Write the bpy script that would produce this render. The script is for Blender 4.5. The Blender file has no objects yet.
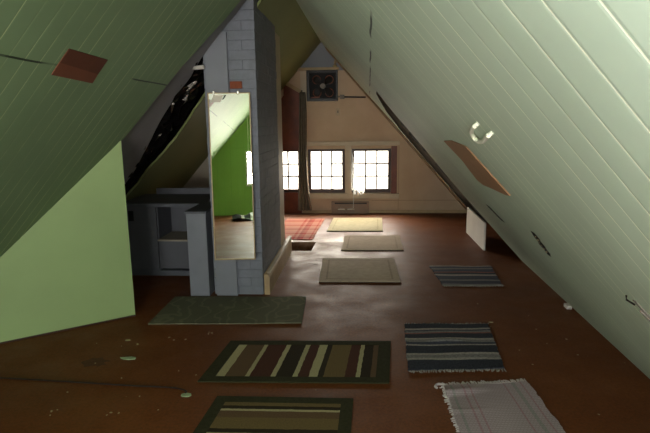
import bpy, bmesh, math, random
from mathutils import Vector, Matrix
from mathutils.geometry import tessellate_polygon
random.seed(7)
sc = bpy.context.scene
COL = sc.collection
PI = math.pi

# ------------------------------------------------------------------ materials
def srgb(r, g, b):
    def c(v):
        v /= 255.0
        return v/12.92 if v <= 0.04045 else ((v+0.055)/1.055)**2.4
    return (c(r), c(g), c(b), 1)

def new_mat(name, rough=0.6, spec=0.4):
    m = bpy.data.materials.new(name); m.use_nodes = True
    nt = m.node_tree; b = nt.nodes['Principled BSDF']
    b.inputs['Roughness'].default_value = rough
    b.inputs['Specular IOR Level'].default_value = spec
    return m, nt, b

def N(nt, t, **kw):
    n = nt.nodes.new(t)
    for k, v in kw.items():
        if k in n.inputs.keys(): n.inputs[k].default_value = v
        else: setattr(n, k, v)
    return n

def math_n(nt, op, a, b=None, c=None):
    n = nt.nodes.new('ShaderNodeMath'); n.operation = op
    for i, v in enumerate((a, b, c)):
        if v is None: continue
        if isinstance(v, (int, float)): n.inputs[i].default_value = v
        else: nt.links.new(v, n.inputs[i])
    return n.outputs[0]

def mix(nt, fac, a, b):
    n = nt.nodes.new('ShaderNodeMix'); n.data_type = 'RGBA'
    for i, v in ((0, fac), (6, a), (7, b)):
        if isinstance(v, (int, float, tuple)): n.inputs[i].default_value = v
        else: nt.links.new(v, n.inputs[i])
    return n.outputs[2]

def ramp(nt, fac, stops, interp='LINEAR'):
    n = nt.nodes.new('ShaderNodeValToRGB'); r = n.color_ramp; r.interpolation = interp
    while len(r.elements) < len(stops): r.elements.new(0.5)
    for e, (p, c) in zip(r.elements, stops): e.position = p; e.color = c
    nt.links.new(fac, n.inputs[0]); return n.outputs[0]

def noise(nt, scale, detail=4, vec=None, rough=0.6):
    n = N(nt, 'ShaderNodeTexNoise', Scale=scale, Detail=detail, Roughness=rough)
    if vec is None:
        vec = nt.nodes.new('ShaderNodeTexCoord').outputs['Object']
    nt.links.new(vec, n.inputs['Vector']); return n.outputs['Fac']

def bump(nt, b, h, strength=0.3, dist=0.01):
    n = N(nt, 'ShaderNodeBump', Strength=strength, Distance=dist)
    nt.links.new(h, n.inputs['Height']); nt.links.new(n.outputs[0], b.inputs['Normal'])

def plain(name, col, rough=0.6, var=0.12, scale=9.0, bmp=0.15, metal=0.0, spec=0.4):
    m, nt, b = new_mat(name, rough, spec)
    f = noise(nt, scale)
    dark = tuple(c*(1-var) for c in col[:3])+(1,); lite = tuple(min(1, c*(1+var)) for c in col[:3])+(1,)
    nt.links.new(ramp(nt, f, [(0.3, dark), (0.7, lite)]), b.inputs['Base Color'])
    if bmp: bump(nt, b, noise(nt, scale*12, 3), bmp, 0.004)
    b.inputs['Metallic'].default_value = metal
    return m

def planks(name, paint, line, w=0.105, rough=0.6, seam=1.8, linegain=1.0, axis=1, seamcol=None):
    """tongue and groove boards running up the slope, joints where old paint has cracked pale"""
    m, nt, b = new_mat(name, rough, 0.25)
    tc = nt.nodes.new('ShaderNodeTexCoord').outputs['Object']
    sp = nt.nodes.new('ShaderNodeSeparateXYZ'); nt.links.new(tc, sp.inputs[0])
    wob = math_n(nt, 'MULTIPLY', math_n(nt, 'SUBTRACT', noise(nt, 1.7, 2, tc), 0.5), 0.012)
    y = math_n(nt, 'DIVIDE', math_n(nt, 'ADD', sp.outputs[axis], wob), w)
    fl = math_n(nt, 'FLOOR', y); fr = math_n(nt, 'SUBTRACT', y, fl)
    d = math_n(nt, 'ABSOLUTE', math_n(nt, 'SUBTRACT', fr, 0.5))      # 0.5 at the joint's start
    j = math_n(nt, 'GREATER_THAN', d, 0.5-0.0022/w)
    wn = nt.nodes.new('ShaderNodeTexWhiteNoise'); wn.noise_dimensions = '1D'
    nt.links.new(math_n(nt, 'FLOOR', math_n(nt, 'ADD', y, 0.5)), wn.inputs['W'])
    brk = ramp(nt, noise(nt, 2.6, 3, tc), [(0.36, (0.15, 0.15, 0.15, 1)), (0.55, (1, 1, 1, 1))])
    lf = math_n(nt, 'MULTIPLY', math_n(nt, 'MULTIPLY', j, math_n(nt, 'ADD', math_n(nt, 'MULTIPLY', wn.outputs['Value'], 0.8), 0.25)), brk)
    lf = math_n(nt, 'MULTIPLY', lf, linegain)
    tone = noise(nt, 1.3, 5, tc)
    pd = tuple(c*0.90 for c in paint[:3])+(1,); pl = tuple(min(1, c*1.06) for c in paint[:3])+(1,)
    base = ramp(nt, tone, [(0.3, pd), (0.7, pl)])
    base = mix(nt, lf, base, line)
    if seam:
        s = math_n(nt, 'ABSOLUTE', math_n(nt, 'SUBTRACT', math_n(nt, 'ADD', sp.outputs[2], math_n(nt, 'MULTIPLY', wob, 1.2)), seam))
        sf = math_n(nt, 'LESS_THAN', s, 0.004)
        sb = ramp(nt, noise(nt, 1.1, 4, tc), [(0.44, (0, 0, 0, 1)), (0.52, (1, 1, 1, 1))])
        base = mix(nt, math_n(nt, 'MULTIPLY', sf, sb), base, seamcol or tuple(c*0.12 for c in paint[:3])+(1,))
    nt.links.new(base, b.inputs['Base Color'])
    g = math_n(nt, 'MINIMUM', math_n(nt, 'MULTIPLY', math_n(nt, 'SUBTRACT', 0.5, d), w/0.008), 1.0)
    h = math_n(nt, 'ADD', g, math_n(nt, 'MULTIPLY', noise(nt, 40, 3, tc), 0.12))
    bump(nt, b, h, 0.2, 0.003)
    return m

SAGE = srgb(150, 172, 140)
M = {}
M['slope'] = planks('sage painted boards', srgb(190, 206, 186), srgb(244, 248, 224), linegain=1.5, seam=1.842)  # same sage paint as the left slope, stronger light put into the colour
M['slope_left_shaded'] = planks('sage boards left with shade', srgb(122, 144, 108), srgb(186, 196, 150), linegain=1.4, seam=1.77)  # same paint again, with the left slope's shade put into the colour
M['olive'] = planks('olive toned boards', srgb(116, 122, 76), srgb(150, 152, 100), linegain=0.4, seam=0)  # yellower and darker than the near left boards
M['greenwall'] = plain('pale green wall paint', srgb(150, 172, 116), 0.55, 0.05, 2.0, 0.08)
M['backgreen'] = planks('green back wall boards', srgb(122, 160, 72), srgb(92, 124, 56), w=0.14, seam=0, linegain=1.0, axis=0)
M['greyboard'] = plain('grey insulating board', srgb(142, 139, 142), 0.8, 0.08, 2.5, 0.1)
M['greypaint'] = plain('blue grey paint', srgb(122, 124, 132), 0.55, 0.07, 4, 0.12)
M['builtin'] = plain('dull darker grey cabinet', srgb(88, 88, 94), 0.6, 0.08, 4)  # darker grey than the narrow cabinet
M['darkgrey'] = plain('worn grey worktop', srgb(84, 86, 92), 0.6, 0.1, 5)
M['brick'] = plain('blue grey painted brick', srgb(118, 121, 130), 0.65, 0.12, 14, 0.5)
M['mortar'] = plain('dark dirty mortar', srgb(96, 100, 108), 0.9, 0.3, 18, 0.4)
M['rust'] = plain('bare rust red brick', srgb(128, 66, 40), 0.8, 0.15, 20)
M['cream'] = plain('cream painted trim', srgb(190, 176, 150), 0.5, 0.08, 5)
M['tan'] = plain('tan wood trim', srgb(170, 146, 108), 0.55, 0.15, 7)
M['white'] = plain('white painted board', srgb(205, 200, 190), 0.5, 0.06, 4)
M['crosswall'] = plain('grey tan wall paint', srgb(150, 140, 124), 0.7, 0.08, 3)
M['redwood'] = plain('red brown varnished wood', srgb(112, 54, 26), 0.45, 0.3, 6)
M['darkwood'] = plain('dark brown window wood', srgb(60, 36, 24), 0.45, 0.25, 12)
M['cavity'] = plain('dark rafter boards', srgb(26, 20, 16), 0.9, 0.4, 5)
M['blackplastic'] = plain('shiny black plastic sheeting', srgb(16, 14, 14), 0.16, 0.3, 5, 0.5, spec=0.8)
M['insul'] = plain('dark torn insulation', srgb(30, 24, 20), 0.85, 0.5, 20, 0.6)
M['cardboard'] = plain('brown cardboard', srgb(150, 110, 76), 0.75, 0.1, 8)
M['cardred'] = plain('red brown cardboard', srgb(116, 66, 44), 0.75, 0.1, 8)
M['cardred2'] = plain('darker red brown cardboard', srgb(92, 48, 30), 0.75, 0.1, 8)
M['hook'] = plain('ivory plastic', srgb(232, 232, 212), 0.6, 0.03, 5, 0)
M['metal'] = plain('dull steel', srgb(150, 148, 140), 0.3, 0.2, 12, 0.1, metal=0.9)
M['dullmetal'] = plain('dull grey painted metal', srgb(104, 98, 88), 0.5, 0.15, 12, 0.05)
M['brightmetal'] = plain('bright clip steel', srgb(235, 230, 220), 0.2, 0.05, 12, 0, metal=1.0)
M['blackmetal'] = plain('black fan metal', srgb(24, 20, 18), 0.45, 0.3, 12)
M['fan_orange'] = plain('orange fan glint and slat', srgb(120, 66, 40), 0.5, 0.3, 10)  # orange of the glints inside the fan put into the colour
M['heater'] = plain('brown grey heater enamel', srgb(128, 106, 84), 0.4, 0.1, 8)
M['black'] = plain('black', srgb(12, 11, 10), 0.7, 0.2, 8, 0)
M['curtain'] = plain('grey olive curtain cloth', srgb(112, 104, 88), 0.85, 0.15, 14, 0.2)
M['frame'] = plain('pale mirror frame', srgb(176, 152, 110), 0.4, 0.1, 8, 0)
M['ivory'] = plain('ivory switch plate', srgb(176, 158, 130), 0.5, 0.05, 8, 0)
M['chip'] = plain('pale green paint flake', srgb(150, 166, 128), 0.6, 0.1, 20, 0)
M['chipwhite'] = plain('white crumb', srgb(158, 146, 112), 0.7, 0.1, 20, 0)
M['cord'] = plain('dark brown crack line', srgb(34, 18, 14), 0.6, 0.1, 20, 0)
M['reflection_tone'] = plain('pale mirror reflection', srgb(214, 206, 190), 0.7, 0.04, 8, 0)  # pale tone of a reflection, used on the mirror glass
M['house'] = plain('pale house siding', srgb(236, 226, 214), 0.7, 0.04, 1)
M['housered'] = plain('pink red house trim', srgb(205, 120, 100), 0.7, 0.06, 1)
M['ground'] = plain('pale dry ground', srgb(170, 168, 150), 0.9, 0.1, 0.5, 0)

# mirror glass
m, nt, b = new_mat('silvered mirror', 0.0); b.inputs['Metallic'].default_value = 1
nt.links.new(ramp(nt, noise(nt, 3), [(0.3, (0.74, 0.75, 0.64, 1)), (0.7, (0.78, 0.79, 0.68, 1))]), b.inputs['Base Color'])
b.inputs['Roughness'].default_value = 0.01; M['mirror'] = m

# window glass: clear pane with a weak reflection
m = bpy.data.materials.new('window glass'); m.use_nodes = True; nt = m.node_tree
nt.nodes.remove(nt.nodes['Principled BSDF'])
tr = N(nt, 'ShaderNodeBsdfTransparent'); gl = N(nt, 'ShaderNodeBsdfGlossy', Roughness=0.02)
mx = N(nt, 'ShaderNodeMixShader'); mx.inputs[0].default_value = 0.05
nt.links.new(ramp(nt, noise(nt, 5), [(0.3, (0.94, 0.95, 0.94, 1)), (0.7, (0.98, 0.98, 0.97, 1))]), tr.inputs['Color'])
nt.links.new(tr.outputs[0], mx.inputs[1]); nt.links.new(gl.outputs[0], mx.inputs[2])
nt.links.new(mx.outputs[0], nt.nodes['Material Output'].inputs['Surface']); M['glass'] = m

# sheer curtain
m = bpy.data.materials.new('sheer white curtain'); m.use_nodes = True; nt = m.node_tree
nt.nodes.remove(nt.nodes['Principled BSDF'])
di = N(nt, 'ShaderNodeBsdfDiffuse'); tl = N(nt, 'ShaderNodeBsdfTranslucent'); tr = N(nt, 'ShaderNodeBsdfTransparent')
col = ramp(nt, noise(nt, 30), [(0.3, (0.72, 0.73, 0.72, 1)), (0.7, (0.82, 0.83, 0.82, 1))])
nt.links.new(col, di.inputs[0]); nt.links.new(col, tl.inputs[0])
m1 = N(nt, 'ShaderNodeMixShader'); m1.inputs[0].default_value = 0.55; m2 = N(nt, 'ShaderNodeMixShader'); m2.inputs[0].default_value = 0.3
nt.links.new(di.outputs[0], m1.inputs[1]); nt.links.new(tl.outputs[0], m1.inputs[2])
nt.links.new(m1.outputs[0], m2.inputs[1]); nt.links.new(tr.outputs[0], m2.inputs[2])
nt.links.new(m2.outputs[0], nt.nodes['Material Output'].inputs['Surface']); M['sheer'] = m

# floor: worn red brown paint with specks, bare patches round the stair well
m, nt, b = new_mat('worn red brown painted floor', 0.45, 0.22)
tc = nt.nodes.new('ShaderNodeTexCoord').outputs['Object']
base = ramp(nt, noise(nt, 1.1, 6, tc, 0.7), [(0.3, srgb(94, 51, 22)), (0.55, srgb(108, 60, 26)), (0.75, srgb(120, 70, 33))])
fine = ramp(nt, noise(nt, 60, 3, tc), [(0.35, (0.8, 0.8, 0.8, 1)), (0.65, (1.1, 1.1, 1.1, 1))])
mm = nt.nodes.new('ShaderNodeMix'); mm.data_type = 'RGBA'; mm.blend_type = 'MULTIPLY'; mm.inputs[0].default_value = 1
nt.links.new(base, mm.inputs[6]); nt.links.new(fine, mm.inputs[7]); base = mm.outputs[2]
sp = nt.nodes.new('ShaderNodeSeparateXYZ'); nt.links.new(tc, sp.inputs[0])
def box_mask(x0, x1, y0, y1, soft):
    def edge(v, a, s):
        r = nt.nodes.new('ShaderNodeMapRange'); r.inputs[1].default_value = a-s; r.inputs[2].default_value = a+s
        nt.links.new(v, r.inputs[0]); return r.outputs[0]
    wv = math_n(nt, 'MULTIPLY', math_n(nt, 'SUBTRACT', noise(nt, 5, 4, tc), 0.5), 0.25)
    X = math_n(nt, 'ADD', sp.outputs[0], wv); Y = math_n(nt, 'ADD', sp.outputs[1], wv)
    a = math_n(nt, 'MULTIPLY', edge(X, x0, soft), math_n(nt, 'SUBTRACT', 1.0, edge(X, x1, soft)))
    c = math_n(nt, 'MULTIPLY', edge(Y, y0, soft), math_n(nt, 'SUBTRACT', 1.0, edge(Y, y1, soft)))
    return math_n(nt, 'MULTIPLY', a, c)
worn = box_mask(-0.95, 0.1, 5.55, 6.6, 0.06)
wornf = math_n(nt, 'MULTIPLY', worn, ramp(nt, noise(nt, 7, 5, tc), [(0.35, (0.15, 0.15, 0.15, 1)), (0.6, (0.75, 0.75, 0.75, 1))]))
base = mix(nt, wornf, base, srgb(150, 126, 100))
vo = N(nt, 'ShaderNodeTexVoronoi', Scale=5.5); nt.links.new(tc, vo.inputs['Vector'])
speck = math_n(nt, 'MULTIPLY', math_n(nt, 'LESS_THAN', vo.outputs['Distance'], 0.028), math_n(nt, 'GREATER_THAN', noise(nt, 1.6, 2, tc), 0.48))
base = mix(nt, math_n(nt, 'MULTIPLY', speck, 0.6), base, srgb(150, 140, 105))
nt.links.new(base, b.inputs['Base Color'])
nt.links.new(ramp(nt, noise(nt, 3, 4, tc), [(0.3, (0.46, 0.46, 0.46, 1)), (0.7, (0.72, 0.72, 0.72, 1))]), b.inputs['Roughness'])
bump(nt, b, noise(nt, 9, 6, tc), 0.22, 0.006); M['floor'] = m

# gable wall: cream below, blue grey above the fan
m, nt, b = new_mat('cream and grey gable wall', 0.65, 0.3)
tc = nt.nodes.new('ShaderNodeTexCoord').outputs['Object']
sp = nt.nodes.new('ShaderNodeSeparateXYZ'); nt.links.new(tc, sp.inputs[0])
lo = ramp(nt, noise(nt, 2, 5, tc), [(0.3, srgb(182, 158, 130)), (0.7, srgb(196, 172, 144))])
up = math_n(nt, 'GREATER_THAN', sp.outputs[2], 2.27)
c = mix(nt, up, lo, srgb(128, 130, 136))
jn = math_n(nt, 'MAXIMUM', math_n(nt, 'LESS_THAN', math_n(nt, 'ABSOLUTE', math_n(nt, 'SUBTRACT', sp.outputs[0], 0.63)), 0.004),
            math_n(nt, 'MULTIPLY', math_n(nt, 'LESS_THAN', math_n(nt, 'ABSOLUTE', math_n(nt, 'SUBTRACT', sp.outputs[2], 0.21)), 0.005), math_n(nt, 'GREATER_THAN', sp.outputs[0], 0.2)))
jn = math_n(nt, 'MULTIPLY', jn, math_n(nt, 'LESS_THAN', sp.outputs[2], 1.1))
c = mix(nt, math_n(nt, 'MULTIPLY', jn, 0.5), c, srgb(110, 92, 70))
nt.links.new(c, b.inputs['Base Color']); bump(nt, b, noise(nt, 30, 3, tc), 0.12, 0.004); M['gable'] = m

def stripes(name, axis, stops, rough=0.95, weave=140, var=0.25):
    """woven stripes; stops = [(position, colour)] along one UV axis"""
    m, nt, b = new_mat(name, rough, 0.1)
    uv = nt.nodes.new('ShaderNodeUVMap').outputs[0]
    sp = nt.nodes.new('ShaderNodeSeparateXYZ'); nt.links.new(uv, sp.inputs[0])
    w = math_n(nt, 'MULTIPLY', math_n(nt, 'SUBTRACT', noise(nt, 18, 3), 0.5), 0.012)
    c = ramp(nt, math_n(nt, 'ADD', sp.outputs[axis], w), stops, 'CONSTANT')
    n = noise(nt, weave, 2)
    f = ramp(nt, n, [(0.3, (1-var,)*3+(1,)), (0.7, (1+var*0.6,)*3+(1,))])
    mm = nt.nodes.new('ShaderNodeMix'); mm.data_type = 'RGBA'; mm.blend_type = 'MULTIPLY'; mm.inputs[0].default_value = 1
    nt.links.new(c, mm.inputs[6]); nt.links.new(f, mm.inputs[7])
    nt.links.new(mm.outputs[2], b.inputs['Base Color']); bump(nt, b, n, 0.5, 0.003)
    return m

# ------------------------------------------------------------------ mesh helpers
def obj(name, bm, mat, parent=None, smooth=False):
    me = bpy.data.meshes.new(name); bmesh.ops.recalc_face_normals(bm, faces=bm.faces[:])
    bm.to_mesh(me); bm.free()
    if smooth:
        for p in me.polygons: p.use_smooth = True
    for mm in (mat if isinstance(mat, (list, tuple)) else [mat]): me.materials.append(mm)
    o = bpy.data.objects.new(name, me); COL.objects.link(o)
    if parent is not None: o.parent = parent
    return o

def tag(o, label=None, cat=None, group=None, kind=None):
    if label: o['label'] = label
    if cat: o['category'] = cat
    if group: o['group'] = group
    if kind: o['kind'] = kind
    return o

def struct(name, bm, mat, parent=None):
    o = obj(name, bm, mat, parent)
    if parent is None: o['kind'] = 'structure'
    return o

def empty(name, loc, label, cat, group=None):
    o = bpy.data.objects.new(name, None); COL.objects.link(o); o.location = loc
    return tag(o, label, cat, group)

def B(): return bmesh.new()

def box(bm, x0, x1, y0, y1, z0, z1, bev=0.0, mi=0):
    vs = [bm.verts.new((x, y, z)) for z in (z0, z1) for x, y in ((x0, y0), (x1, y0), (x1, y1), (x0, y1))]
    fs = [bm.faces.new([vs[i] for i in q]) for q in ((3, 2, 1, 0), (4, 5, 6, 7), (0, 1, 5, 4), (1, 2, 6, 5), (2, 3, 7, 6), (3, 0, 4, 7))]
    for f in fs: f.material_index = mi
    if bev: bmesh.ops.bevel(bm, geom=list({e for f in fs for e in f.edges}), offset=bev, segments=2, affect='EDGES', profile=0.6)
    return bm

def prism(bm, loops, off, hole_mi=0):
    """polygon (first loop outer, the others holes) extruded by the vector off"""
    off = Vector(off); L = [[Vector(p) for p in lp] for lp in loops]
    tris = tessellate_polygon(L); flat = [p for lp in L for p in lp]
    a = [bm.verts.new(p) for p in flat]; c = [bm.verts.new(p+off) for p in flat]
    for t in tris:
        try:
            bm.faces.new([a[i] for i in t]); bm.faces.new([c[i] for i in reversed(t)])
        except ValueError: pass
    k = 0
    for lp in L:
        n = len(lp)
        for i in range(n):
            j = (i+1) % n
            bm.faces.new([a[k+i], a[k+j], c[k+j], c[k+i]]).material_index = hole_mi if k else 0
        k += n
    return bm

def tube(bm, pts, r, n=8, cap=True):
    pts = [Vector(p) for p in pts]; rings = []
    for i, p in enumerate(pts):
        d = (pts[min(i+1, len(pts)-1)]-pts[max(i-1, 0)]).normalized()
        u = d.cross(Vector((0, 0, 1)))
        if u.length < 1e-3: u = d.cross(Vector((1, 0, 0)))
        u.normalize(); v = d.cross(u); rr = r[i] if isinstance(r, (list, tuple)) else r
        rings.append([bm.verts.new(p+u*math.cos(2*PI*k/n)*rr+v*math.sin(2*PI*k/n)*rr) for k in range(n)])
    for A, C in zip(rings, rings[1:]):
        for k in range(n): bm.faces.new([A[k], A[(k+1) % n], C[(k+1) % n], C[k]])
    if cap: bm.faces.new(rings[0]); bm.faces.new(rings[-1])
    return bm

def disc(bm, c, r, y0, y1, n=24):
    """cylinder along Y"""
    return tube(bm, [(c[0], y0, c[1]), (c[0], y1, c[1])], r, n)

# ------------------------------------------------------------------ slopes
YB, YF = -2.6, 8.42
def RX(Y, z): return 1.630+0.01848*Y-0.882*z
def LX(Y, z): return -2.98+0.883*z
def ridge(Y): return (4.61+0.01848*Y)/1.765
def R(Y, z, o=0.0): return Vector((RX(Y, z)+0.75*o, Y, z+0.66*o))
def Lf(Y, z, o=0.0): return Vector((LX(Y, z)-0.75*o, Y, z+0.66*o))
NR, NL = Vector((0.75, 0, 0.66)), Vector((-0.75, 0, 0.66))

def jag(pts, amp=0.02, n=3):
    out = []
    for a, c in zip(pts, pts[1:]):
        for i in range(n):
            t = i/n; out.append((a[0]+(c[0]-a[0])*t+random.uniform(-amp, amp), a[1]+(c[1]-a[1])*t+random.uniform(-amp, amp)*0.5))
    out.append(pts[-1]); return out

gapR = jag([(5.15, 1.78), (5.45, 1.57), (5.45, 1.3), (5.72, 0.84), (5.7, 0.47), (5.6, 0.26), (5.5, -0.02)], 0.03) + \
       jag([(7.6, -0.02), (7.6, 0.5), (7.55, 1.0), (7.35, 1.38), (6.7, 1.62), (5.6, 1.765)], 0.03)
slot1 = [(3.84, 0.885), (3.68, 0.892), (3.53, 0.80), (3.68, 0.79)]
slot2 = [(2.46, 0.965), (2.53, 0.962), (2.575, 0.93), (2.60, 0.915), (2.61, 0.885), (2.655, 0.868), (2.64, 0.84), (2.67, 0.81), (2.60, 0.812), (2.57, 0.835), (2.535, 0.84), (2.53, 0.872), (2.49, 0.89), (2.495, 0.92), (2.455, 0.935)]
outer = [(YB, -0.03), (YF, -0.03), (YF, ridge(YF)), (YB, ridge(YB))]
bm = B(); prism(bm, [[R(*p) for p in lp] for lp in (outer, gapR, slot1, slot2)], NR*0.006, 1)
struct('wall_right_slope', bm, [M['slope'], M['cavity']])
# left: sage boards near the camera, bare grey board past their torn edge, a black gap, olive boards beyond
edge = [(2.95, -0.03), (3.35, 0.65), (3.65, 1.1), (3.83, 1.39), (3.88, 1.9), (4.0, 2.22), (4.05, 2.5), (4.05, ridge(4.05))]
e2 = jag(edge, 0.008, 3)
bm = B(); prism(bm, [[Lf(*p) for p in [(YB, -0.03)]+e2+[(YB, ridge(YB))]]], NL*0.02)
struct('wall_left_slope', bm, M['slope_left_shaded'])
gn = jag([(4.79, -0.03), (4.79, 0.87), (4.76, 1.05), (4.62, 1.26), (4.46, 1.48), (4.36, 1.68), (4.37, 1.84), (4.28, 2.0), (4.3, 2.4), (4.3, ridge(4.3))], 0.012)
gf = jag([(4.93, -0.03), (4.95, 0.84), (4.98, 0.9), (4.96, 1.05), (5.0, 1.17), (5.05, 1.33), (4.98, 1.54), (4.89, 1.75), (4.7, 2.0), (4.5, 2.3), (4.4, ridge(4.4))], 0.015)
bm = B(); prism(bm, [[Lf(p[0], p[1], 0.05) for p in [(2.7, -0.03)]+gn+[(2.7, ridge(2.7)-0.03)]]], NL*0.02)
struct('wall_left_lining', bm, M['greyboard'])
bm = B(); prism(bm, [[Lf(*p) for p in gf+[(YF, ridge(YF)), (YF, -0.03)]]], NL*0.02)
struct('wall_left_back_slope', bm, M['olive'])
# roof boards over the rafters, closing the cavities
for nm, F, n in (('roof_right', R, NR), ('roof_left', Lf, NL)):
    bm = B(); prism(bm, [[F(Y, z, 0.19) for Y, z in ((YB-0.2, -0.5), (YF+0.2, -0.5), (YF+0.2, ridge(YF)+0.4), (YB-0.2, ridge(YB)+0.4))]], n*0.05)
    struct(nm, bm, M['cavity'])

# ------------------------------------------------------------------ floor with stair well
bm = B()
prism(bm, [[(-3.3, YB-0.2, 0), (2.2, YB-0.2, 0), (2.2, YF+0.2, 0), (-3.3, YF+0.2, 0)], [(-1.7, 5.91, 0), (-0.565, 5.89, 0), (-0.545, 6.34, 0), (-1.7, 6.36, 0)]], (0, 0, -0.12))
struct('floor', bm, M['floor'])
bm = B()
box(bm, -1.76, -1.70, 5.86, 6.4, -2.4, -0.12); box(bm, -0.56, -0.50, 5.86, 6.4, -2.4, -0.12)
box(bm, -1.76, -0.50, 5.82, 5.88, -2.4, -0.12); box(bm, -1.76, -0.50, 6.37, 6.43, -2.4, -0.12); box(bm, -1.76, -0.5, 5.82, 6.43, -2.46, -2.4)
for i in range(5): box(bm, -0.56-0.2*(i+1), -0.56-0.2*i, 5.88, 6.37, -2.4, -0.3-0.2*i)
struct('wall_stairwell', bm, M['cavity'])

# ------------------------------------------------------------------ gable walls
def gable(Y0, off, holes):
    pts = [(-3.3, Y0, -0.12), (2.1, Y0, -0.12), (RX(Y0, 0)+0.27, Y0, 0), (-0.596, Y0, ridge(Y0)+0.31), (LX(Y0, 0)-0.27, Y0, 0)]
    hs = [[(a, Y0, z0), (b_, Y0, z0), (b_, Y0, z1), (a, Y0, z1)] for a, b_, z0, z1 in holes]
    bm = B(); prism(bm, [pts]+hs, (0, off, 0)); return bm
WZ0, WZ1 = 0.335, 1.045
WINS = [(-1.54, -0.95), (-0.83, -0.235), (-0.125, 0.505)]
struct('wall_front', gable(YF, 0.14, [(a, c, WZ0, WZ1) for a, c in WINS]), M['gable'])
BW = [(-1.22, -0.58), (-0.50, 0.14)]; BZ0, BZ1 = 0.62, 1.36
struct('wall_back', gable(YB, -0.14, [(a, c, BZ0, BZ1) for a, c in BW]), M['backgreen'])

def window(i, x0, x1, z0, z1, y0, y1, nx, nz, mat, fw=0.04):
    e = bpy.data.objects.new('window_%d' % i, None); COL.objects.link(e); e['kind'] = 'structure'
    ym = (y0+y1)/2
    bm = B()
    box(bm, x0, x0+fw, y0, y1, z0, z1, 0.004); box(bm, x1-fw, x1, y0, y1, z0, z1, 0.004)
    box(bm, x0+fw, x1-fw, y0, y1, z0, z0+fw*1.5, 0.004); box(bm, x0+fw, x1-fw, y0, y1, z1-fw*0.8, z1, 0.004)
    obj('window_frame', bm, mat, e)
    a, c, p, q = x0+fw, x1-fw, z0+fw*1.5, z1-fw*0.8
    bm = B()
    for k in range(1, nx):
        x = a+(c-a)*k/nx; box(bm, x-0.011, x+0.011, ym-0.014, ym+0.014, p, q)
    for k in range(1, nz):
        z = p+(q-p)*k/nz; box(bm, a, c, ym-0.012, ym+0.012, z-0.011, z+0.011)
    obj('muntin', bm, mat, e)
    bm = B(); box(bm, a-0.003, c+0.003, ym-0.002, ym+0.002, p-0.003, q+0.003); obj('pane', bm, M['glass'], e)
    return e
for i, (a, c) in enumerate(WINS): window(i+1, a, c, WZ0, WZ1, YF-0.005, YF+0.06, 3, 3, M['darkwood'], 0.045)
for i, (a, c) in enumerate(BW): window(i+4, a, c, BZ0, BZ1, YB-0.08, YB+0.012, 3, 4, M['white'], 0.035)

# casings on the gable
bm = B()
box(bm, -0.93, 0.64, YF-0.03, YF, 1.10, 1.165, 0.006)
struct('trim_1', bm, M['cream'])
bm = B(); box(bm, -0.93, 0.64, YF-0.035, YF, 0.245, 0.325, 0.006); struct('trim_2', bm, M['cream'])
bm = B(); box(bm, -0.228, -0.13, YF-0.025, YF, 0.325, 1.10, 0.004); struct('trim_3', bm, M['cream'])
bm = B(); box(bm, 0.508, 0.60, YF-0.028, YF, 0.325, 1.085, 0.004); struct('trim_4', bm, M['redwood'])
bm = B(); box(bm, -0.93, 1.76, YF-0.018, YF, 0.0, 0.05, 0.004); struct('baseboard_front', bm, M['tan'])
bm = B()   # rake trim board lying along the right slope's far end
prism(bm, [[R(7.72, 0.03, -0.001), R(YF-0.002, 0.03, -0.001), R(YF-0.002, ridge(YF)-0.1, -0.001), R(8.2, ridge(YF)-0.1, -0.001), R(8.1, 1.9, -0.001), R(7.72, 1.5, -0.001)]], NR*-0.018)
struct('trim_5', bm, plain('dark tan rake trim', srgb(128, 104, 74), 0.7, 0.15, 7))
# wood panelled stretch left of the curtain, top edge dropping to the right, with its head trim
bm = B()
prism(bm, [[(-1.75, YF-0.03, 0), (-0.945, YF-0.03, 0), (-0.945, YF-0.03, 1.93), (-1.2, YF-0.03, 2.08), (-1.2, YF-0.03, 1.9), (-1.75, YF-0.03, 1.2)],
           [(-1.53, YF-0.03, WZ0+0.01), (-0.96, YF-0.03, WZ0+0.01), (-0.96, YF-0.03, WZ1-0.01), (-1.53, YF-0.03, WZ1-0.01)]], (0, 0.03, 0))
struct('wall_front_panelling', bm, M['redwood'])
bm = B(); prism(bm, [[(-1.22, YF-0.05, 2.09), (-0.92, YF-0.05, 1.915), (-0.92, YF-0.05, 1.98), (-1.22, YF-0.05, 2.155)]], (0, 0.05, 0))
struct('trim_6', bm, M['tan'])
bm = B(); box(bm, -0.97, -0.32, YF-0.07, YF, 2.275, 2.315, 0.005); struct('trim_7', bm, M['tan'])
bm = B(); box(bm, -0.93, -0.835, YF-0.02, YF, 1.79, 2.275, 0.004); struct('trim_8', bm, M['cream'])

# low white knee wall at the foot of the right slope
bm = B(); prism(bm, [[(1.43, 5.95, 0), (1.43, 6.93, 0), (1.43, 6.93, 0.345), (1.43, 5.95, 0.325)]], (0.02, 0, 0))
struct('wall_right_knee', bm, M['white'])
# green partition, at an angle, its top under the left slope
d = Vector((0.724, 0.551, 0)).normalized(); nb = Vector((-d.y, d.x, 0))
p0 = Vector((-1.765, 3.79, 0)); p1 = p0-d*1.45; p1.z = 0
def ptop(p): return Vector((p.x, p.y, (p.x+2.98)/0.883-0.004))
bm = B(); prism(bm, [[p0, p1, ptop(p1), ptop(p0)]], nb*0.05); struct('wall_left_partition', bm, M['greenwall'])
bm = B(); prism(bm, [[p0+nb*-0.006, p1+nb*-0.006, p1+nb*-0.006+Vector((0, 0, 0.012)), p0+nb*-0.006+Vector((0, 0, 0.012))]], nb*0.006)
struct('baseboard_left', bm, M['darkwood'])
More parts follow.
